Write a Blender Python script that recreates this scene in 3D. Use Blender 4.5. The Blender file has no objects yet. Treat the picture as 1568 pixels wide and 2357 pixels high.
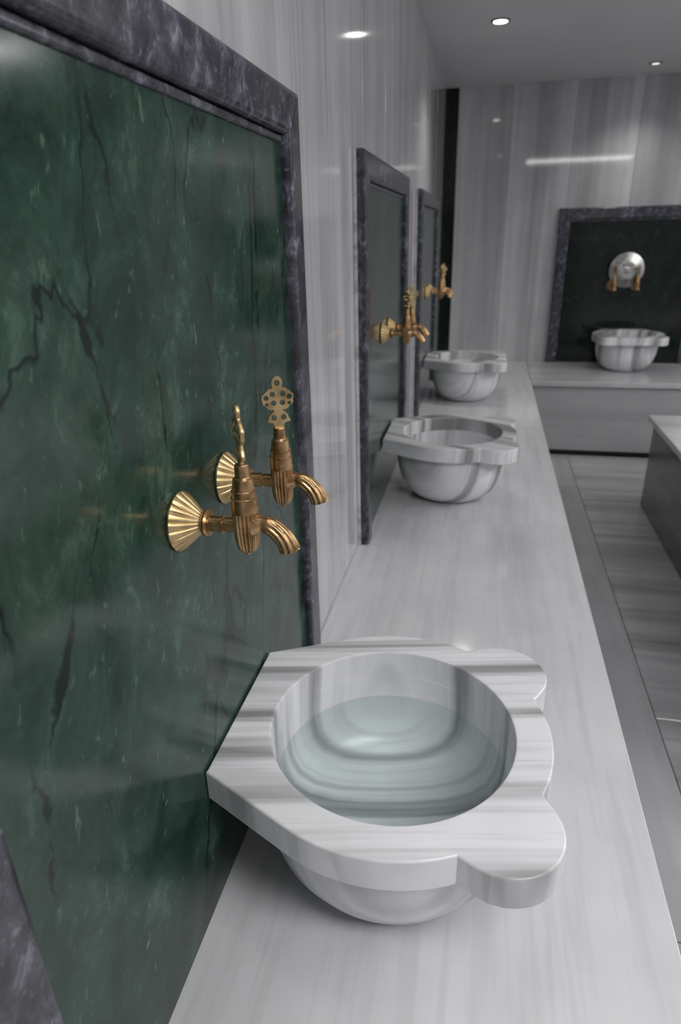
import bpy, bmesh, math, random
from mathutils import Vector, Matrix
random.seed(7)
PI = math.pi
SC = bpy.context.scene
COL = SC.collection

# ------------------------------------------------------------------ camera
W_PX, H_PX, F_PX = 1568, 2357, 1484.46
YAW, PITCH, ROLL = -0.22194, 0.40538, -0.02597
cd = bpy.data.cameras.new('camera'); cam = bpy.data.objects.new('camera', cd); COL.objects.link(cam)
cy, sy, cp, sp = math.cos(YAW), math.sin(YAW), math.cos(PITCH), math.sin(PITCH)
fwd = Vector((sy*cp, cy*cp, -sp)); rgt = Vector((cy, -sy, 0)); up = rgt.cross(fwd)
c, s = math.cos(ROLL), math.sin(ROLL)
r2 = c*rgt + s*up; u2 = -s*rgt + c*up
cam.matrix_world = Matrix(((r2.x, u2.x, -fwd.x, .35226), (r2.y, u2.y, -fwd.y, 0), (r2.z, u2.z, -fwd.z, .9), (0, 0, 0, 1)))
cd.sensor_fit = 'VERTICAL'; cd.sensor_height = 36; cd.sensor_width = 24
cd.lens = F_PX*36/H_PX; cd.clip_start = .02; cd.clip_end = 50
cd.dof.use_dof = True; cd.dof.focus_distance = .86; cd.dof.aperture_fstop = 5.0
SC.camera = cam

# ------------------------------------------------------------------ world, exposure, room lights
wd = bpy.data.worlds.new('world'); SC.world = wd; wd.use_nodes = True
wd.node_tree.nodes['Background'].inputs[0].default_value = (.75, .8, .9, 1)
wd.node_tree.nodes['Background'].inputs[1].default_value = .05
SC.view_settings.view_transform = 'Standard'; SC.view_settings.look = 'None'
SC.view_settings.exposure = 0.16; SC.view_settings.gamma = 1.0; SC.view_settings.use_curve_mapping = False

FILL_GLOW = 10.5  # emission of the added fill panel that brightens the far end
MAIN_GLOW = 13.5         # emission of the near-end light panel and the added right-hand fill panel
SPOT_W = {0: 4, 2: 14, 3: 7}
FLOOR, CEIL, YB, CW = -.493, 1.774, 5.072, .6615
XR, YR = 3.7, -1.9      # right wall and rear wall, out of frame

def area(name, loc, sx, sy_, power, col=(1, 1, 1), rot=(0, 0, 0), spread=PI):
    l = bpy.data.lights.new(name, 'AREA'); l.shape = 'RECTANGLE'; l.size = sx; l.size_y = sy_
    l.energy = power; l.color = col; l.spread = spread
    o = bpy.data.objects.new(name, l); o.location = loc; o.rotation_euler = rot; COL.objects.link(o); return o

# ------------------------------------------------------------------ materials
def newmat(name):
    m = bpy.data.materials.new(name); m.use_nodes = True
    nt = m.node_tree; nt.nodes.clear()
    out = nt.nodes.new('ShaderNodeOutputMaterial'); b = nt.nodes.new('ShaderNodeBsdfPrincipled')
    nt.links.new(b.outputs[0], out.inputs[0])
    return m, nt, b
def N(nt, t, **kw):
    n = nt.nodes.new('ShaderNode'+t)
    for k, v in kw.items(): setattr(n, k, v)
    return n
def ramp(nt, src, stops):
    r = N(nt, 'ValToRGB'); e = r.color_ramp.elements
    while len(e) < len(stops): e.new(.5)
    for i, (p, c_) in enumerate(stops):
        e[i].position = p; e[i].color = (c_[0], c_[1], c_[2], 1) if hasattr(c_, '__len__') else (c_, c_, c_, 1)
    nt.links.new(src, r.inputs[0]); return r.outputs[0]
def coords(nt, scale, rot=(0, 0, 0), rand=0.0):
    tc = N(nt, 'TexCoord'); src = tc.outputs['Object']
    if rand:
        oi = N(nt, 'ObjectInfo'); mu = N(nt, 'VectorMath', operation='MULTIPLY')
        cb = N(nt, 'CombineXYZ')
        for i in range(3): nt.links.new(oi.outputs['Random'], cb.inputs[i])
        mu.inputs[1].default_value = (rand, rand*1.7, rand*.6); nt.links.new(cb.outputs[0], mu.inputs[0])
        ad = N(nt, 'VectorMath', operation='ADD'); nt.links.new(src, ad.inputs[0]); nt.links.new(mu.outputs[0], ad.inputs[1]); src = ad.outputs[0]
    r = N(nt, 'Mapping'); r.inputs['Rotation'].default_value = rot; nt.links.new(src, r.inputs[0])
    m = N(nt, 'Mapping'); m.inputs['Scale'].default_value = scale; nt.links.new(r.outputs[0], m.inputs[0])
    return m.outputs[0]
def noise(nt, vec, scale=1, detail=4, rough=.55, dist=0):
    n = N(nt, 'TexNoise'); n.inputs['Scale'].default_value = scale; n.inputs['Detail'].default_value = detail
    n.inputs['Roughness'].default_value = rough; n.inputs['Distortion'].default_value = dist
    nt.links.new(vec, n.inputs['Vector']); return n.outputs[0]
def mix(nt, a, b, fac, mode='MIX'):
    m = N(nt, 'Mix', data_type='RGBA', blend_type=mode)
    for sock, v in ((m.inputs[0], fac), (m.inputs[6], a), (m.inputs[7], b)):
        if hasattr(v, 'is_output'): nt.links.new(v, sock)
        elif hasattr(v, '__len__'): sock.default_value = (v[0], v[1], v[2], 1)
        else: sock.default_value = v
    return m.outputs[2]

def marble(name, across, axis, dark, mid, light, stops=(.36, .5, .62), rough=.1, rand=7.0, rot=(0, 0, 0), fine=.35, along=.35, wob=.25, tint=(1, 1, 1.03)):
    """banded marble: the bands lie across `axis`"""
    m, nt, b = newmat(name)
    sc = [along*across]*3
    for i, a in enumerate('xyz'):
        sc[i] = across if a == axis else across*along*.12
    v = coords(nt, sc, rot, rand)
    n1 = noise(nt, v, 1, 3, .5, wob)
    v2 = coords(nt, [q*4.3 for q in sc], rot, rand)
    n2 = noise(nt, v2, 1, 3, .6, wob*.6)
    base = ramp(nt, n1, [(stops[0], [dark*t for t in tint]), (stops[1], [mid*t for t in tint]), (stops[2], [light*t for t in tint])])
    f2 = ramp(nt, n2, [(.34, 1-fine), (.52, 1), (.7, 1.0)])
    col = mix(nt, base, f2, 1.0, 'MULTIPLY')
    cl = noise(nt, coords(nt, (6, 6, 6), rot, rand), 1, 4, .6)
    cl = ramp(nt, cl, [(.3, .9), (.7, 1.0)])
    col = mix(nt, col, cl, 1.0, 'MULTIPLY')
    nt.links.new(col, b.inputs['Base Color']); b.inputs['Roughness'].default_value = rough
    b.inputs['IOR'].default_value = 1.5
    return m
M = {}
M['wall'] = marble('wall_marble', 9, 'y', .50, .62, .70, (.3, .5, .66), .07, 9, fine=.16)
M['wall_back'] = marble('back_wall_marble', 4.5, 'x', .38, .52, .62, (.36, .5, .62), .05, 9, fine=.14)
M['bench'] = marble('bench_marble', 9, 'x', .58, .67, .69, (.30, .42, .6), .1, 2, fine=.1, along=.5)
M['bench_y'] = marble('far_bench_marble', 8, 'y', .43, .54, .6, (.3, .45, .6), .14, 5, fine=.12, along=.5)
M['floor'] = marble('floor_marble', 7, 'y', .27, .38, .45, (.34, .5, .62), .16, 8, fine=.2)
M['floor_border'] = marble('floor_border_marble', 5, 'x', .33, .38, .42, (.3, .5, .65), .16, 9, fine=.1)
M['basin'] = marble('basin_marble', 19, 'y', .34, .66, .86, (.39, .47, .53), .28, 0, rot=(.06, .03, -.2), fine=.16, along=.3, wob=.03, tint=(1, 1, 1.03))
M['basin2'] = marble('basin_marble_grey_banded', 17, 'y', .30, .62, .84, (.38, .47, .54), .24, 3, rot=(.1, .03, .5), fine=.14, along=.3, wob=.03, tint=(1, 1, 1.03))
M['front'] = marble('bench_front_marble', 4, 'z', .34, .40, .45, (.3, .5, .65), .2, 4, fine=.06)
M['side_dark'] = marble('shaded_dark_marble', 5, 'z', .09, .12, .16, (.3, .5, .65), .2, 4, fine=.1)  # dark stone, with the shade beneath the platform's overhang put into its colour
M['stone_pale'] = marble('pale_edge_marble', 9, 'z', .6, .66, .7, rough=.2)

def green(name, gain=1.0, veins=()):
    m, nt, b = newmat(name)
    v = coords(nt, (13, 11, 8), (.35, 0, 0), 3)
    n1 = noise(nt, v, 1, 9, .76, .35)
    g = lambda r_, g_, b_: (r_*gain, g_*gain, b_*gain)
    base = ramp(nt, n1, [(.32, g(.008, .019, .014)), (.45, g(.015, .040, .028)), (.56, g(.027, .064, .046)), (.7, g(.082, .145, .11))])
    # small pale flecks
    fl = noise(nt, coords(nt, (120, 70, 32), (.3, 0, 0), 3), 1, 3, .6, .5)
    base = mix(nt, base, g(.15, .24, .18), ramp(nt, fl, [(.63, 0), (.78, .75)]))
    # broad cloudy greyer zones
    bz = noise(nt, coords(nt, (2.4, 2.4, 1.5), (0, 0, 0), 3), 1, 3, .5, .6)
    base = mix(nt, base, g(.055, .075, .062), ramp(nt, bz, [(.52, 0), (.74, .4)]))
    # dark wandering cracks, mostly upright and broken
    ck = None
    for k, (sc_, wd_, lo) in enumerate((((2.3, 2.3, .8), .013, .28), ((4.5, 4.5, 2.0), .012, .46))):
        rn = noise(nt, coords(nt, sc_, (.22, 0, 0), 3), 1, 6, .5, .5)
        rk = ramp(nt, rn, [(.5-wd_, 0), (.5, 1), (.5+wd_*.6, 0)])
        mk = noise(nt, coords(nt, (3.2, 3.2, 2.2), (k*1., 0, 0), 3), 1, 2, .5)
        rk = mix(nt, (0, 0, 0), rk, ramp(nt, mk, [(lo, 0), (lo+.08, 1)]))
        ck = rk if ck is None else mix(nt, ck, rk, 1.0, 'LIGHTEN')
    base = mix(nt, base, g(.006, .010, .009), ck)
    # the slab's own long upright veins: (y0, z0, y1, z1, half width)
    if veins:
        tc = N(nt, 'TexCoord'); sp_ = N(nt, 'SeparateXYZ'); nt.links.new(tc.outputs['Object'], sp_.inputs[0])
        def mth(op, a, b_=None, clamp=False):
            q = N(nt, 'Math', operation=op); q.use_clamp = clamp
            for i, v_ in enumerate((a, b_)):
                if v_ is None: continue
                if hasattr(v_, 'is_output'): nt.links.new(v_, q.inputs[i])
                else: q.inputs[i].default_value = v_
            return q.outputs[0]
        wob_ = mth('MULTIPLY', mth('SUBTRACT', noise(nt, coords(nt, (4, 9, 9)), 1, 6, .62, .3), .5), .085)
        wid = ramp(nt, noise(nt, coords(nt, (12, 12, 14)), 1, 4, .6), [(.36, .0), (.66, 1)])
        for y0, z0, y1, z1, hw in veins:
            m_ = (y1-y0)/(z1-z0)
            line = mth('ADD', mth('MULTIPLY', mth('SUBTRACT', sp_.outputs['Z'], z0), m_), y0)
            d = mth('ABSOLUTE', mth('ADD', mth('SUBTRACT', sp_.outputs['Y'], line), wob_))
            w2 = mth('MULTIPLY', wid, hw)
            lo_, hi_ = min(z0, z1), max(z0, z1)
            edge = mth('MULTIPLY', mth('MULTIPLY', mth('SUBTRACT', sp_.outputs['Z'], lo_), 14, True), mth('MULTIPLY', mth('SUBTRACT', hi_, sp_.outputs['Z']), 14, True))
            f_ = mth('MULTIPLY', mth('DIVIDE', mth('SUBTRACT', mth('MULTIPLY', w2, edge), d), hw*.35, True), .85)
            base = mix(nt, base, g(.006, .010, .009), f_)
    nt.links.new(base, b.inputs['Base Color'])
    rr = ramp(nt, n1, [(.3, .1), (.8, .2)]); nt.links.new(rr, b.inputs['Roughness'])
    b.inputs['IOR'].default_value = 1.46
    return m
M['green'] = green('green_marble'); VW = [(.555, 1.05, .60, .88, .005), (.478, .90, .532, .70, .006), (.535, .75, .44, .60, .004), (.455, .66, .335, .48, .009), (.345, .54, .30, .33, .006),
      (.968, 1.04, .948, .70, .006), (.76, .98, .80, .62, .0025), (.62, .5, .70, .2, .003)]
M['green_near'] = green('green_marble_long_veins', veins=[(a-.6985, b_-.523, c_-.6985, d_-.523, h*1.9) for a, b_, c_, d_, h in VW])
M['green_dark'] = green('dark_green_marble', .25)

def framestone(name):
    m, nt, b = newmat(name)
    n1 = noise(nt, coords(nt, (42, 34, 26), (.5, 0, 0), 5), 1, 8, .72, .45)
    base = ramp(nt, n1, [(.33, (.012, .012, .018)), (.45, (.035, .035, .05)), (.56, (.085, .085, .115)), (.69, (.28, .28, .34))])
    fl = noise(nt, coords(nt, (110, 80, 60), (.5, .2, 0), 5), 1, 3, .6, .6)
    base = mix(nt, base, (.32, .32, .36), ramp(nt, fl, [(.62, 0), (.76, .7)]))
    bz = noise(nt, coords(nt, (6, 6, 5), (0, 0, 0), 5), 1, 2, .5, .4)
    base = mix(nt, base, (.052, .052, .05), ramp(nt, bz, [(.42, 0), (.66, .6)]))
    nt.links.new(base, b.inputs['Base Color']); b.inputs['Roughness'].default_value = .2
    b.inputs['IOR'].default_value = 1.5
    return m
M['frame'] = framestone('violet_grey_marble')

def metal(name, c1, c2, rough, sc=60):
    m, nt, b = newmat(name)
    n = noise(nt, coords(nt, (sc, sc, sc), (0, 0, 0), 2), 1, 4, .6)
    nt.links.new(ramp(nt, n, [(.35, c1), (.65, c2)]), b.inputs['Base Color'])
    b.inputs['Metallic'].default_value = 1
    nt.links.new(ramp(nt, n, [(.3, rough*.8), (.7, rough*1.25)]), b.inputs['Roughness'])
    bp = N(nt, 'Bump'); bp.inputs['Strength'].default_value = .12; bp.inputs['Distance'].default_value = .0006
    n2 = noise(nt, coords(nt, (420, 420, 420)), 1, 3, .6)
    nt.links.new(n2, bp.inputs['Height']); nt.links.new(bp.outputs[0], b.inputs['Normal'])
    return m
M['brass'] = metal('aged_brass', (.36, .215, .1), (.64, .42, .22), .34)
M['brass_pale'] = metal('polished_brass', (.52, .37, .18), (.70, .53, .29), .42)
M['silver'] = metal('tinned_metal', (.34, .34, .33), (.52, .52, .5), .3)

def flat(name, col, rough=.5, metal_=0):
    m, nt, b = newmat(name)
    n = noise(nt, coords(nt, (3, 3, 3)), 1, 4, .5)
    nt.links.new(ramp(nt, n, [(.3, [q*.94 for q in col]), (.7, col)]), b.inputs['Base Color'])
    b.inputs['Roughness'].default_value = rough; b.inputs['Metallic'].default_value = metal_; return m
M['paint'] = flat('ceiling_paint', (.62, .62, .63), .55)
M['grout'] = flat('grout', (.2, .2, .2), .8)
M['dark'] = flat('dark_gap', (.02, .02, .02), .8)
M['wood'] = flat('dark_wood', (.05, .032, .022), .4)
M['nickel'] = flat('nickel_ring', (.3, .3, .3), .3, 1)
def emit(name, col, st):
    m, nt, b = newmat(name); b.inputs['Base Color'].default_value = (.8, .8, .8, 1)
    b.inputs['Emission Color'].default_value = (*col, 1); b.inputs['Emission Strength'].default_value = st; return m
M['lamp'] = emit('downlight_lamp', (1, .97, .9), 22)
M['lamp_dim'] = emit('downlight_lamp_dim', (1, .97, .93), 1.1)
M['diffuser_main'] = emit('main_panel_diffuser', (1, .99, .985), MAIN_GLOW)
M['diffuser'] = emit('fill_panel_diffuser', (1, .985, .98), FILL_GLOW)

def water():
    m = bpy.data.materials.new('water'); m.use_nodes = True; nt = m.node_tree; nt.nodes.clear()
    out = N(nt, 'OutputMaterial'); tr = N(nt, 'BsdfTransparent'); gl = N(nt, 'BsdfGlossy'); fr = N(nt, 'Fresnel'); mx = N(nt, 'MixShader')
    tr.inputs[0].default_value = (.935, .962, .956, 1); gl.inputs['Roughness'].default_value = .03; fr.inputs[0].default_value = 1.33
    # gentle rings where the tap drips
    tc = N(nt, 'TexCoord'); mp = N(nt, 'Mapping'); mp.inputs['Location'].default_value = (.035, -.06, 0); nt.links.new(tc.outputs['Object'], mp.inputs[0])
    wv = N(nt, 'TexWave', wave_type='RINGS', rings_direction='Z'); wv.inputs['Scale'].default_value = 9; wv.inputs['Distortion'].default_value = 1.2
    wv.inputs['Detail'].default_value = 1; wv.inputs['Detail Scale'].default_value = 1.5
    nt.links.new(mp.outputs[0], wv.inputs['Vector'])
    bp = N(nt, 'Bump'); bp.inputs['Strength'].default_value = .04; bp.inputs['Distance'].default_value = .0006
    nt.links.new(wv.outputs['Fac'], bp.inputs['Height'])
    nt.links.new(bp.outputs[0], gl.inputs['Normal']); nt.links.new(bp.outputs[0], fr.inputs['Normal'])
    ge = N(nt, 'NewGeometry'); inv = N(nt, 'Math', operation='SUBTRACT'); inv.inputs[0].default_value = 1; nt.links.new(ge.outputs['Backfacing'], inv.inputs[1])
    # only the water's upper side mirrors (its underside touches the stone)
    sep = N(nt, 'SeparateXYZ'); nt.links.new(ge.outputs['Normal'], sep.inputs[0]); gt = N(nt, 'Math', operation='GREATER_THAN'); nt.links.new(sep.outputs['Z'], gt.inputs[0]); gt.inputs[1].default_value = .5
    m1 = N(nt, 'Math', operation='MULTIPLY'); m2 = N(nt, 'Math', operation='MULTIPLY'); nt.links.new(inv.outputs[0], m1.inputs[0]); nt.links.new(gt.outputs[0], m1.inputs[1])
    nt.links.new(m1.outputs[0], m2.inputs[0]); nt.links.new(fr.outputs[0], m2.inputs[1]); nt.links.new(m2.outputs[0], mx.inputs[0]); nt.links.new(tr.outputs[0], mx.inputs[1]); nt.links.new(gl.outputs[0], mx.inputs[2])
    nt.links.new(mx.outputs[0], out.inputs[0]); return m
M['water'] = water()

# ------------------------------------------------------------------ helpers
def obj(name, bm, m, parent=None, smooth=False, loc=None):
    me = bpy.data.meshes.new(name); bmesh.ops.recalc_face_normals(bm, faces=bm.faces); bm.to_mesh(me); bm.free()
    if smooth is not False:
        me.polygons.foreach_set('use_smooth', [True]*len(me.polygons))
        if smooth: me.set_sharp_from_angle(angle=math.radians(smooth))
    me.materials.append(m)
    o = bpy.data.objects.new(name, me); COL.objects.link(o)
    if smooth in (35, 38, 41):      # flat faces with rounded edges: keep the flats flat
        wn = o.modifiers.new('weighted', 'WEIGHTED_NORMAL'); wn.keep_sharp = True; wn.weight = 100
    if loc is not None: o.location = loc
    if parent: o.parent = parent
    return o
def bx(bm, x0, x1, y0, y1, z0, z1, bev=0, seg=2):
    b = bmesh.new(); bmesh.ops.create_cube(b, size=1)
    for v in b.verts: v.co = Vector(((x0+x1)/2+v.co.x*(x1-x0), (y0+y1)/2+v.co.y*(y1-y0), (z0+z1)/2+v.co.z*(z1-z0)))
    if bev: bmesh.ops.bevel(b, geom=b.edges[:], offset=bev, segments=seg, affect='EDGES', profile=.5)
    t = bpy.data.meshes.new('t'); b.to_mesh(t); b.free(); bm.from_mesh(t); bpy.data.meshes.remove(t)
def box(name, x0, x1, y0, y1, z0, z1, m, parent=None, bev=0, seg=2, smooth=False):
    """box whose origin is its own centre"""
    cx_, cy_, cz_ = (x0+x1)/2, (y0+y1)/2, (z0+z1)/2
    bm = bmesh.new(); bx(bm, x0-cx_, x1-cx_, y0-cy_, y1-cy_, z0-cz_, z1-cz_, bev, seg)
    return obj(name, bm, m, parent, smooth, (cx_, cy_, cz_))
def tag(o, label=None, cat=None, group=None, kind=None):
    for k, v in (('label', label), ('category', cat), ('group', group), ('kind', kind)):
        if v: o[k] = v
    return o
def empty(name, loc=(0, 0, 0), rz=0, label=None, cat=None, group=None):
    o = bpy.data.objects.new(name, None); o.empty_display_size = .05; COL.objects.link(o)
    o.location = loc; o.rotation_euler = (0, 0, rz); return tag(o, label, cat, group)
def copy_tree(o, parent=None):
    c_ = o.copy(); COL.objects.link(c_); c_.parent = parent
    for ch in list(o.children): copy_tree(ch, c_)
    return c_
def loft(bm, rings, cap0=True, cap1=True, closed=False):
    vs = [[bm.verts.new(p) for p in r_] for r_ in rings]; n = len(rings[0])
    K = len(vs)
    for i in range(K if closed else K-1):
        a, b = vs[i], vs[(i+1) % K]
        for j in range(n): bm.faces.new((a[j], a[(j+1) % n], b[(j+1) % n], b[j]))
    if not closed:
        if cap0: bm.faces.new(vs[0][::-1])
        if cap1: bm.faces.new(vs[-1])
def lathe(bm, prof, n=48, axis='z', org=(0, 0, 0), mod=None, closed=False):
    """prof: (radius, height). mod(angle, i) -> radius factor"""
    rings = []
    for i, (r_, h) in enumerate(prof):
        ring = []
        for j in range(n):
            a = 2*PI*j/n; rr = r_*(mod(a, i) if mod else 1)
            p = (rr*math.cos(a), rr*math.sin(a), h) if axis == 'z' else (h, rr*math.cos(a), rr*math.sin(a))
            if axis == 'y': p = (rr*math.cos(a), h, rr*math.sin(a))
            ring.append(Vector(p)+Vector(org))
        rings.append(ring)
    loft(bm, rings, closed=closed)

# ------------------------------------------------------------------ the room
def structure(o): o['kind'] = 'structure'; return o
# floor with border tiles and field tiles
fl = structure(box('floor', -.2, XR+.1, YR-.1, YB+.1, FLOOR-.12, FLOOR-.02, M['grout']))
def child_box(name, x0, x1, y0, y1, z0, z1, m, par, bev=0, seg=1):
    o = box(name, x0, x1, y0, y1, z0, z1, m, None, bev, seg)
    o.location = Vector(o.location)-Vector(par.location); o.parent = par; return o
J = .0012
ys = [-.6, 1.02, 2.65, 3.75, 4.36]
for i in range(4): child_box('border_tile', CW-.05+J, .94-J, ys[i]+J, ys[i+1]-J, FLOOR-.022, FLOOR, M['floor_border'], fl, .0015)
y = -1.9; k = 0
while y < 4.35:
    y1 = min(y+.455, 4.36)
    x = .94
    while x < XR-.01:
        x1 = min(x+.91, XR)
        child_box('floor_tile', x+J, x1-J, y+J, y1-J, FLOOR-.022, FLOOR+random.uniform(-.0006, .0006), M['floor'], fl, .0015)
        x = x1
    y = y1
# walls: a core with upright marble slabs
wl = structure(box('wall_left', -.2, -.022, YR-.1, YB+.1, FLOOR-.1, CEIL+.06, M['grout']))
edges = [YR, -1.19, -.79, -.4, -.01, .38, .765, 1.153, 1.545, 1.95, 2.36, 2.77, 3.18, 3.59, 4.0, 4.41, 4.82, YB]
for a, b in zip(edges[:-1], edges[1:]):
    child_box('wall_slab', -.022, random.uniform(-.0004, .0004), a+J*.6, b-J*.6, FLOOR, CEIL, M['wall'], wl, .0008)
wb = structure(box('wall_back', -.2, XR+.1, YB+.022, YB+.2, FLOOR-.1, CEIL+.06, M['grout']))
xs = [.088, .44, .84, 1.24, 1.64, 2.04, 2.44, 2.84, XR]
for a, b in zip(xs[:-1], xs[1:]):
    child_box('wall_slab', a+J*.6, b-J*.6, YB, YB+.022, FLOOR, CEIL, M['wall_back'], wb, .0008)
structure(box('trim_1', .0, .0875, YB-.006, YB+.022, FLOOR, CEIL, M['green_dark'], bev=.001))
wr = structure(box('wall_right', XR, XR+.2, YR-.1, YB+.1, FLOOR-.1, CEIL+.06, M['wall']))
we = structure(box('wall_rear', -.2, XR+.1, YR-.2, YR, FLOOR-.1, CEIL+.06, M['wall_back']))
structure(box('ceiling', -.2, XR+.1, YR-.1, YB+.1, CEIL, CEIL+.1, M['paint']))
# wooden door in the rear wall, seen only as a reflection
dr = structure(box('door_1', 1.25, 1.75, YR-.01, YR+.03, FLOOR, 1.35, M['wood'], bev=.004))
child_box('door_frame', 1.17, 1.245, YR-.005, YR+.05, FLOOR, 1.43, M['stone_pale'], dr, .004)
child_box('door_frame', 1.755, 1.83, YR-.005, YR+.05, FLOOR, 1.43, M['stone_pale'], dr, .004)
child_box('door_frame', 1.245, 1.755, YR-.005, YR+.05, 1.355, 1.43, M['stone_pale'], dr, .004)
bm = bmesh.new(); lathe(bm, [(.012, 0), (.012, .04), (.02, .045), (.02, .06), (.0, .062)], 16, 'y')
h_ = obj('door_handle', bm, M['brass'], dr, 40); h_.location = (-.18, .02, .1)

# ------------------------------------------------------------------ benches
bench = empty('marble_bench', (0, 0, FLOOR), 0, 'long pale marble bench along the left wall carrying three basins', 'bench')
def under(par, name, x0, x1, y0, y1, z0, z1, m, bev=.002, seg=2):
    o = box(name, x0, x1, y0, y1, z0, z1, m, None, bev, seg, 35)
    o.location = Vector(o.location)-Vector(par.location); o.parent = par; return o
for a, b in ((YR+.005, 2.035), (2.035, 3.3), (3.3, YB-.002)):
    under(bench, 'bench_slab', .0015, CW, a+.0006, b-.0006, -.035, 0, M['bench'], .003)
for a, b in ((1.184, 1.795), (2.775, 3.305), (4.365, YB-.002)):
    under(bench, 'sealant', .0006, .0045, a, b, .0001, .0022, M['stone_pale'], 0)
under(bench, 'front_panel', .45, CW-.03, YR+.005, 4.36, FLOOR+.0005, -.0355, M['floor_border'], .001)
fb = empty('far_marble_bench', (0, 0, FLOOR), 0, 'grey marble bench along the back wall under the far basin', 'bench')
YF = 4.353
under(fb, 'bench_slab', CW+.0012, 1.95, YF, YB-.002, -.035, 0, M['bench_y'], .006)
under(fb, 'bench_slab', 1.9512, XR-.002, YF, YB-.002, -.035, 0, M['bench_y'], .006)
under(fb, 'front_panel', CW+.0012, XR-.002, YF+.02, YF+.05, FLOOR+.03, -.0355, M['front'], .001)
under(fb, 'plinth', CW+.0012, XR-.002, YF+.035, YF+.06, FLOOR+.0005, FLOOR+.0295, M['dark'], .001)

# central heated platform, right edge of the frame
pf = empty('marble_platform', (1.9, 2.6, FLOOR), 0, 'low marble platform in the middle of the room, dark sided', 'platform')
under(pf, 'top_slab', 1.212, 2.75, 1.6, 3.555, -.032, 0, M['bench_y'], .006)
under(pf, 'shadow_gap', 1.262, 2.7, 1.65, 3.505, -.0525, -.0325, M['dark'], .001)
for a, b in ((1.63, 2.55), (2.55, 3.52)):
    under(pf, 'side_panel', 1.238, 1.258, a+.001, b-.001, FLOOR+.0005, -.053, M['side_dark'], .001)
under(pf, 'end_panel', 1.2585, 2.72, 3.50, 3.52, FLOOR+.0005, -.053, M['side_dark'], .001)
under(pf, 'core', 1.2585, 2.7, 1.65, 3.4995, FLOOR+.0005, -.053, M['grout'], 0)

# ------------------------------------------------------------------ framed green panels
def half_round(bm, p0, p1, width, wdir, ndir, t, e0=0, e1=0):
    """strip from p0 to p1: width along wdir, rounded edges, thickness t along ndir; e0/e1 mitre offsets"""
    r_ = min(t*.48, .011); pts = []
    def arc(cx_, cz_, a0, a1):
        for k in range(6):
            a = a0+(a1-a0)*k/5; pts.append((cx_+r_*math.cos(a), cz_+r_*math.sin(a)))
    pts.append((0, 0)); arc(r_, t-r_, PI, PI/2); arc(width-r_, t-r_, PI/2, 0); pts.append((width, 0))
    d = (Vector(p1)-Vector(p0)).normalized()
    rings = []
    for P, e in ((Vector(p0), e0), (Vector(p1), e1)):
        rings.append([P+Vector(wdir)*w+Vector(ndir)*h+d*(e*w/width) for w, h in pts])
    loft(bm, rings)
def panel(y0, y1, zi, zo, label, green_m, rz=0, loc=(0, 0, 0)):
    """built in local space: wall face x=0, panel runs y0..y1 from the bench (z=0) up"""
    w = zo-zi; t = .025; base = .010
    P = empty('framed_green_panel', loc, rz, label, 'wall panel', 'framed green marble panels')
    ym = (y0+y1)/2
    box('backing', .0006, base, y0-.003, y1+.0, .0006, zo+.0, M['stone_pale'], P, .0008, 1)
    box('green_slab', base+.0002, base+.009, y0+w+.0015, y1-w-.0015, .0006, zi-.0015, green_m, P, .001, 1)
    X = base+.0002
    bm = bmesh.new(); half_round(bm, (X, y0, .0006), (X, y0, zi), w, (0, 1, 0), (1, 0, 0), t, 0, 0)
    # mitre: top ends rise from inner corner (zi) to outer corner (zo)
    bm.free()
    def strip(p0, p1, wdir, e0, e1, shift0=0, shift1=0):
        b = bmesh.new(); half_round(b, p0, p1, w, wdir, (1, 0, 0), t, e0, e1); return obj('frame_strip', b, M['frame'], P, 41)
    strip((X, y0, .0006), (X, y0, zo-.0003), (0, 1, 0), 0, -w)           # near side: outer edge at y0
    strip((X, y1, .0006), (X, y1, zo-.0003), (0, -1, 0), 0, -w)
    strip((X, y0+.0006, zo), (X, y1-.0006, zo), (0, 0, -1), w, -w)
    # bead along the inner edge of the top strip
    box('inner_bead', base+.0002, base+.0135, y0+w+.002, y1-w-.002, zi-.012, zi-.0016, M['frame'], P, .003, 3, 35)
    return P
ZI, ZO = 1.047, 1.121
panel(.215, 1.182, ZI, ZI+.066, 'large framed green marble panel nearest on the left wall, behind the front basin', M['green_near'])
panel(1.80, 2.77, ZI-.016, ZO-.023, 'framed green marble panel on the left wall behind the second basin', M['green'])
panel(3.31, 4.36, ZI-.024, ZO-.033, 'framed green marble panel on the left wall behind the third basin', M['green'])
panel(-.97+.0, 0, ZI-.09+.0, ZO-.09, 'dark framed green marble panel on the back wall above the far bench', M['green_dark'], -PI/2, (1.77, YB, 0))

# ------------------------------------------------------------------ basins (kurna): rim plan seen from above
RC, EC, ER, BX = .228, .218, .072, -.233
cor = [(BX, -.138), (BX, .138)]
def rho(a):
    """outer radius of the rim at angle a (0 = towards the room)"""
    a = (a+PI) % (2*PI)-PI; dx, dy = math.cos(a), math.sin(a); aa = abs(a)
    R = RC
    # corner wedge: tangents from the rear corners to the circle, straight back edge
    ca = math.atan2(.138, -BX*-1); ca = math.atan2(.138, BX)       # angle of rear corner
    D = math.hypot(BX, .138); half = math.acos(RC/D); ta = ca-half
    if aa > ta:
        if aa < ca:
            R = RC/math.cos(aa-ta)
        else:
            R = max(BX/dx, 0)
    # ears
    ce = math.radians(43.5); d = aa-ce; q = ER**2-(EC*math.sin(d))**2
    if q > 0 and abs(d) < PI/2:
        R = max(R, EC*math.cos(d)+math.sqrt(q)) if aa < ta else R
    return R
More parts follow.
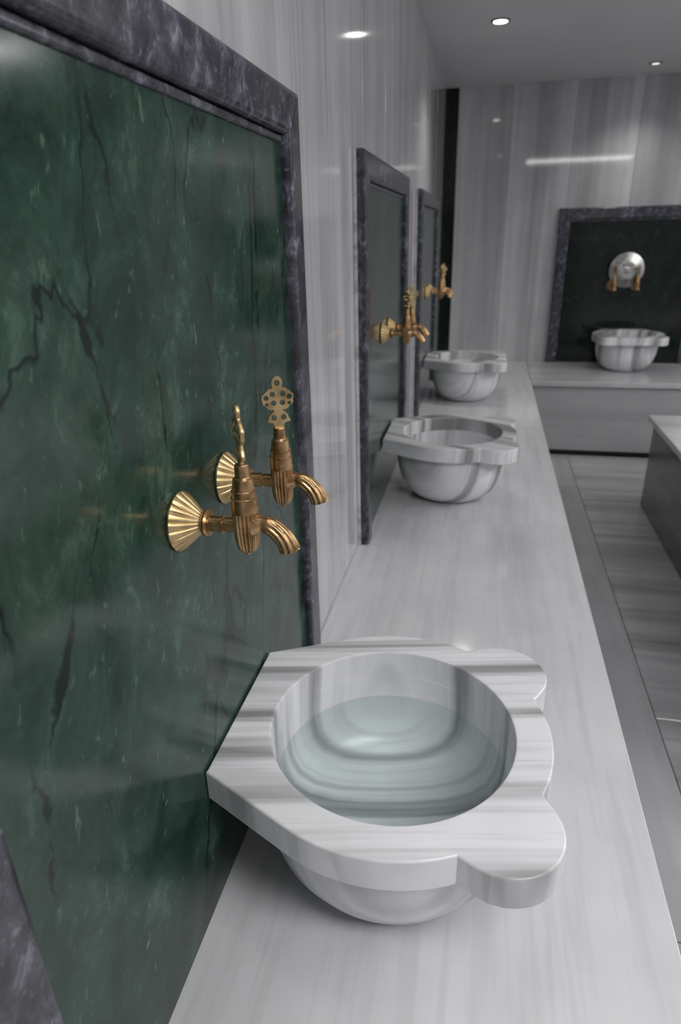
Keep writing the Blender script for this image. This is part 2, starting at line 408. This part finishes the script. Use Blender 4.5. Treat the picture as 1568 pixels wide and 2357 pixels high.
def rim_angles():
    an = [2*PI*i/120 for i in range(120)]
    ce = math.radians(43.5); half = math.asin(min(1, ER/EC))
    hn = None
    for sgn in (1, -1):
        for d in (-half-.002, -half+.0015, half-.0015, half+.002): an.append((sgn*(ce+d)) % (2*PI))
        for k in range(1, 14): an.append((sgn*(ce-half+2*half*k/14)) % (2*PI))
        an.append((sgn*math.atan2(.138, BX)) % (2*PI))
    an = sorted(an); out = [an[0]]
    for a in an[1:]:
        if a-out[-1] > .0012: out.append(a)
    return out
ZR, ZU, RI = .24, .19, .176
def make_basin(mat):
    root = empty('marble_basin')
    an = rim_angles(); bm = bmesh.new(); n = len(an)
    pl = [Vector((rho(a)*math.cos(a), rho(a)*math.sin(a), 0)) for a in an]
    # inward offset for the small rounded edge
    def off(dv):
        out = []
        for i in range(n):
            p, q, r_ = pl[i-1], pl[i], pl[(i+1) % n]
            t = (r_-p).normalized(); nrm = Vector((t.y, -t.x, 0)); out.append(q-nrm*dv)
        return out
    o1, o2 = off(.0012), off(.0035)
    rings = []
    Z = lambda L, z: [Vector((v.x, v.y, z)) for v in L]
    ci = lambda r_, z: [Vector((r_*math.cos(a), r_*math.sin(a), z)) for a in an]
    rings += [ci(.184, ZU), Z(off(.003), ZU), Z(pl, ZU+.003), Z(pl, ZR-.0035), Z(o1, ZR-.0012), Z(o2, ZR),
              ci(RI+.004, ZR), ci(RI+.0014, ZR-.0012), ci(RI, ZR-.004), ci(RI, ZU-.0)]
    loft(bm, rings, closed=True)
    obj('rim', bm, mat, root, 38)
    bm = bmesh.new()
    po = [(.001, 0), (.108, 0), (.115, .003), (.140, .016), (.163, .038), (.181, .070), (.192, .108), (.198, .15), (.2, ZU+.001),
          (.1757, ZU+.001), (.1755, .165), (.1745, .14), (.170, .112), (.158, .086), (.135, .066), (.098, .054), (.05, .049), (.001, .048)]
    # smooth the profile
    lathe(bm, po, 72)
    b = obj('bowl', bm, mat, root, 50)
    return root
b1 = make_basin(M['basin']); b1.location = (.2535, .742, .0006)
tag(b1, 'white marble basin with scalloped rim, nearest, filled with water', 'basin', 'scalloped marble basins')
b2 = copy_tree(b1); b2.location = (.2575, 2.295, .0006)
tag(b2, 'white marble basin, second along the left wall bench', 'basin', 'scalloped marble basins')
b3 = copy_tree(b1); b3.location = (.2555, 3.84, .0006)
tag(b3, 'marble basin at the far end of the left wall bench, nearest the back corner', 'basin', 'scalloped marble basins')
b4 = copy_tree(b1); b4.location = (1.302, YB-.26, .0006); b4.rotation_euler = (0, 0, -PI/2)
tag(b4, 'grey banded marble basin on the far bench by the back wall', 'basin', 'scalloped marble basins')
for r_ in (b2, b3, b4):
    for ch in r_.children: ch.data = ch.data.copy(); ch.data.materials[0] = M['basin2']
bm = bmesh.new(); lathe(bm, [(.001, -.1015), (.05, -.1005), (.0975, -.0955), (.1342, -.0835), (.1570, -.0640), (.1688, -.038), (.1733, -.0108), (.1738, 0), (.16, .0004), (.001, .0004)], 72)
w_ = obj('water', bm, M['water'], None, 40, (.2535, .742, .151)); w_.scale = (.995, .995, 1)
tag(w_, 'still greenish water standing in the nearest basin', 'water')

# ------------------------------------------------------------------ brass taps
def handle_mesh():
    """pierced ornamental plate in the XZ plane, z from 0 to .067"""
    cu = bpy.data.curves.new('h', 'CURVE'); cu.dimensions = '2D'; cu.fill_mode = 'BOTH'; cu.extrude = .0021; cu.bevel_depth = .0002; cu.bevel_resolution = 0
    def poly(pts):
        sp_ = cu.splines.new('POLY'); sp_.points.add(len(pts)-1); sp_.use_cyclic_u = True
        for i, p in enumerate(pts): sp_.points[i].co = (p[0], p[1], 0, 1)
    half = [(.0055, 0), (.0065, .004), (.0080, .0075), (.0138, .0085), (.0150, .0105), (.0128, .0135), (.0118, .0170), (.0085, .0205), (.0052, .0228),
            (.0058, .0248), (.0092, .0242), (.0132, .0262), (.0150, .0292), (.0182, .0305), (.0200, .0335), (.0196, .0368), (.0208, .0398), (.0202, .0430),
            (.0172, .0458), (.0142, .0478), (.0112, .0508), (.0072, .0512), (.0058, .0532), (.0068, .0562), (.0070, .0598), (.0056, .0634), (.0028, .0658)]
    poly(half+[(0, .0666)]+[(-x, z) for x, z in half[::-1]])
    def hole(x, z, r_, sq=1.0):
        poly([(x+r_*math.cos(-2*PI*k/10), z+r_*sq*math.sin(-2*PI*k/10)) for k in range(10)])
    hole(0, .0582, .0036, 1.15)
    for sg in (-1, 1):
        hole(sg*.0068, .0442, .0037); hole(sg*.0148, .0400, .0036); hole(sg*.0146, .0318, .0026)
        hole(sg*.0056, .0330, .0037); hole(sg*.0062, .0142, .0036, 1.1)
    co = bpy.data.objects.new('h', cu); COL.objects.link(co)
    me = bpy.data.meshes.new_from_object(co); bpy.data.objects.remove(co); bpy.data.curves.remove(cu)
    me.transform(Matrix.Rotation(PI/2, 4, 'X')); me.name = 'handle'
    me.materials.clear(); me.materials.append(M['brass_pale']); return me
HM = handle_mesh()
def flute(nf, amp, sharp=1):
    return lambda a, i: 1-amp*(.5-.5*math.cos(nf*a))**sharp
def make_tap():
    """wall plane x=0, pipe axis along +x at z=0"""
    T = empty('brass_tap')
    # fluted conical escutcheon
    bm = bmesh.new(); am = [.0, .015, .05, .06, .05, .03, 0, 0]
    def emod(a, i): return 1-[.0, .02, .06, .075, .07, .04, 0, 0][i]*1.5*(1-abs(math.sin(9*a)))**2.2
    lathe(bm, [(.0375, .0004), (.0385, .003), (.0365, .006), (.0290, .0135), (.0205, .0215), (.0135, .0280), (.0110, .0300), (.0108, .0320)], 176, 'x', mod=emod)
    for v in bm.verts: v.co.y *= .92; v.co.z *= .92
    obj('escutcheon', bm, M['brass_pale'], T, 30)
    bm = bmesh.new(); lathe(bm, [(.009, .0300), (.0140, .0305), (.0158, .0325), (.0158, .0350), (.0140, .0375), (.0090, .0385)], 40, 'x')
    obj('collar', bm, M['brass'], T, 35)
    bm = bmesh.new(); lathe(bm, [(.0092, .0300), (.0092, .0520), (.0108, .0528), (.0108, .0545), (.0088, .0552), (.0088, .0740)], 32, 'x')
    obj('pipe', bm, M['brass'], T, 35)
    # valve body: fluted barrel below, ringed cone above
    X = .0815
    bm = bmesh.new()
    lathe(bm, [(.001, -.0345), (.0040, -.0345), (.0045, -.0325), (.0085, -.0310), (.0115, -.0270), (.0135, -.0200), (.0146, -.0080), (.0149, .0050), (.0149, .0140), (.0146, .0175), (.0135, .0180)], 128, 'z', (X, 0, 0),
          mod=lambda a, i: 1-(.0 if i in (0, 1, 2, 10) else .12)*(abs(math.sin(9*a))**3))
    bd = obj('valve_body', bm, M['brass'], T, 35)
    bm = bmesh.new()
    lathe(bm, [(.012, .0175), (.0152, .0182), (.0155, .0205), (.0148, .0222), (.0146, .0290), (.0140, .0330), (.0150, .0338), (.0150, .0352), (.0138, .0360), (.0132, .0420), (.0138, .0427), (.0138, .0437), (.0126, .0445),
               (.0108, .0570), (.0088, .0585), (.0080, .0600), (.0078, .0720), (.0070, .0735)], 48, 'z', (X, 0, 0))
    obj('bonnet', bm, M['brass'], T, 35)
    # spout: swept tube with twisted flutes
    ctrl = [(X+.008, .0015), (X+.017, .0030), (X+.026, .0020), (X+.035, -.0030), (X+.043, -.0115), (X+.0485, -.0215), (X+.050, -.0265)]
    pts = []
    for i in range(len(ctrl)-1):
        p = [Vector(ctrl[max(i-1, 0)]), Vector(ctrl[i]), Vector(ctrl[i+1]), Vector(ctrl[min(i+2, len(ctrl)-1)])]
        for k in range(5):
            t = k/5; pts.append(.5*((2*p[1])+(-p[0]+p[2])*t+(2*p[0]-5*p[1]+4*p[2]-p[3])*t*t+(-p[0]+3*p[1]-3*p[2]+p[3])*t**3))
    pts.append(Vector(ctrl[-1])); K = len(pts); n = 72; rings = []
    for i, p in enumerate(pts):
        tg = (pts[min(i+1, K-1)]-pts[max(i-1, 0)]).normalized(); nr = Vector((-tg.y, tg.x)); u = i/(K-1)
        rad = .0132-.0037*min(1, u/.22) if u < .22 else .0095+.0032*((u-.22)/.78)**.8
        fa = 0 if u < .32 else min(1, (u-.32)/.12)*.16
        ring = []
        for j in range(n):
            a = 2*PI*j/n; rr = rad*(1-fa*(abs(math.sin(5*a+u*3.2))**2.5))
            q = nr*(rr*math.cos(a)); ring.append(Vector((p.x+q.x, rr*math.sin(a), p.y+q.y)))
        rings.append(ring)
    # hollow mouth
    end = pts[-1]; tg = (pts[-1]-pts[-2]).normalized(); nr = Vector((-tg.y, tg.x))
    for rad, dep in ((.0085, 0), (.0080, -.006)):
        ring = []
        for j in range(n):
            a = 2*PI*j/n; q = nr*(rad*math.cos(a)); ring.append(Vector((end.x+q.x+tg.x*dep, rad*math.sin(a), end.y+q.y+tg.y*dep)))
        rings.append(ring)
    bm = bmesh.new(); loft(bm, rings); obj('spout', bm, M['brass'], T, 40)
    h = bpy.data.objects.new('handle', HM); COL.objects.link(h); h.parent = T; h.location = (X, 0, .0725)
    return T
tap0 = make_tap(); used = [False]
XP = .0196
def place_tap(x, y, z, rz, hang, label, group):
    t = tap0 if not used[0] else copy_tree(tap0); used[0] = True
    t.location = (x, y, z); t.rotation_euler = (0, 0, rz)
    for ch in t.children:
        if ch.name.startswith('handle'): ch.rotation_euler = (0, 0, hang)
    return tag(t, label, 'tap', group)
ED = math.atan2(.627, -.25)      # direction of sight to the near tap
G = 'brass wall taps'
place_tap(XP, .627, .600, 0, ED+.20, 'nearest brass tap, its pierced handle turned edge-on', G)
place_tap(XP, .768, .602, 0, ED-PI/2+.15, 'brass tap over the front basin with its pierced handle seen flat', G)
place_tap(XP, 2.16, .600, 0, ED+.3, 'nearer brass tap of the pair on the second green panel', G)
place_tap(XP, 2.31, .600, 0, ED-PI/2, 'farther brass tap of the pair on the second green panel', G)
place_tap(XP, 3.74, .600, 0, ED+.3, 'nearer brass tap of the pair on the third green panel', G)
place_tap(XP, 3.91, .600, 0, ED-PI/2, 'farther brass tap of the pair on the third green panel', G)
place_tap(1.195, YB-XP, .535, -PI/2, .3, 'left brass tap on the dark back wall panel', G)
place_tap(1.345, YB-XP, .535, -PI/2, -.5, 'right brass tap on the dark back wall panel', G)

# tinned bath bowl hung over the far pair of taps
bm = bmesh.new()
lathe(bm, [(.001, .0), (.018, 0), (.026, .005), (.03, .003), (.055, .002), (.066, .006), (.072, .014), (.09, .02), (.108, .034), (.113, .036), (.113, .039), (.107, .038), (.088, .025), (.07, .019), (.062, .011), (.03, .008), (.001, .006)], 64, 'y')
for v in bm.verts: v.co.y *= .5
tb = obj('bath_bowl', bm, M['silver'], None, 35, (1.27, YB-XP-.0655, .634))
tag(tb, 'round metal bath bowl hung flat against the dark back wall panel above the taps', 'bowl')

# ------------------------------------------------------------------ ceiling lights
def downlight(x, y, m, label, power, r_=.03):
    D = empty('downlight', (x, y, CEIL), 0, label, 'ceiling light', 'recessed ceiling downlights')
    bm = bmesh.new(); lathe(bm, [(r_+.002, -.0005), (r_+.014, -.0005), (r_+.014, -.004), (r_+.008, -.007), (r_+.002, -.006)], 40, closed=True)
    obj('ring', bm, M['nickel'], D, 40)
    bm = bmesh.new(); lathe(bm, [(r_+.0015, -.0006), (r_, -.004), (.001, -.0045)], 32)
    obj('lamp', bm, m, D, 40)
    l = bpy.data.lights.new('downlight_beam', 'SPOT'); l.energy = power; l.shadow_soft_size = .05; l.spot_size = math.radians(125); l.spot_blend = .9; l.color = (1, .97, .93)
    o = bpy.data.objects.new('downlight_beam', l); COL.objects.link(o); o.location = (x, y, CEIL-.06)
downlight(.334, 3.63, M['lamp'], 'bright round downlight in the ceiling near the left wall', SPOT_W[2])
downlight(1.224, 4.75, M['lamp_dim'], 'dim round downlight in the ceiling at the right, close to the back wall', SPOT_W[3], .022)
downlight(.40, .62, M['lamp'], 'round downlight above the front basin', SPOT_W[0])
# large light panel over the near end of the room (its reflection streaks across the back wall)
def light_panel(x, y, hx, hy, m, label):
    P = empty('light_panel', (x, y, CEIL), 0, label, 'ceiling light', 'rectangular ceiling light panels')
    box('diffuser', -hx, hx, -hy, hy, -.012, -.006, m, P)
    for a in ((-hx-.03, hx+.03, -hy-.03, -hy-.001), (-hx-.03, hx+.03, hy+.001, hy+.03), (-hx-.03, -hx-.001, -hy, hy), (hx+.001, hx+.03, -hy, hy)):
        box('panel_frame', a[0], a[1], a[2], a[3], -.016, -.0005, M['nickel'], P, .002, 1)
    return P
light_panel(1.44, -.2, .68, .26, M['diffuser_main'], 'wide ceiling light panel above the front basin, mirrored as a streak in the back wall')
light_panel(2.9, 2.0, .3, .75, M['diffuser_main'], 'long fill light panel added out of view beside the right wall')  # unseen fill, added to brighten the middle of the bench and wall
light_panel(2.5, 3.3, .62, .12, M['diffuser'], 'narrow fill light panel added out of view over the right side of the room')  # unseen fill, added to bring more light to the back wall
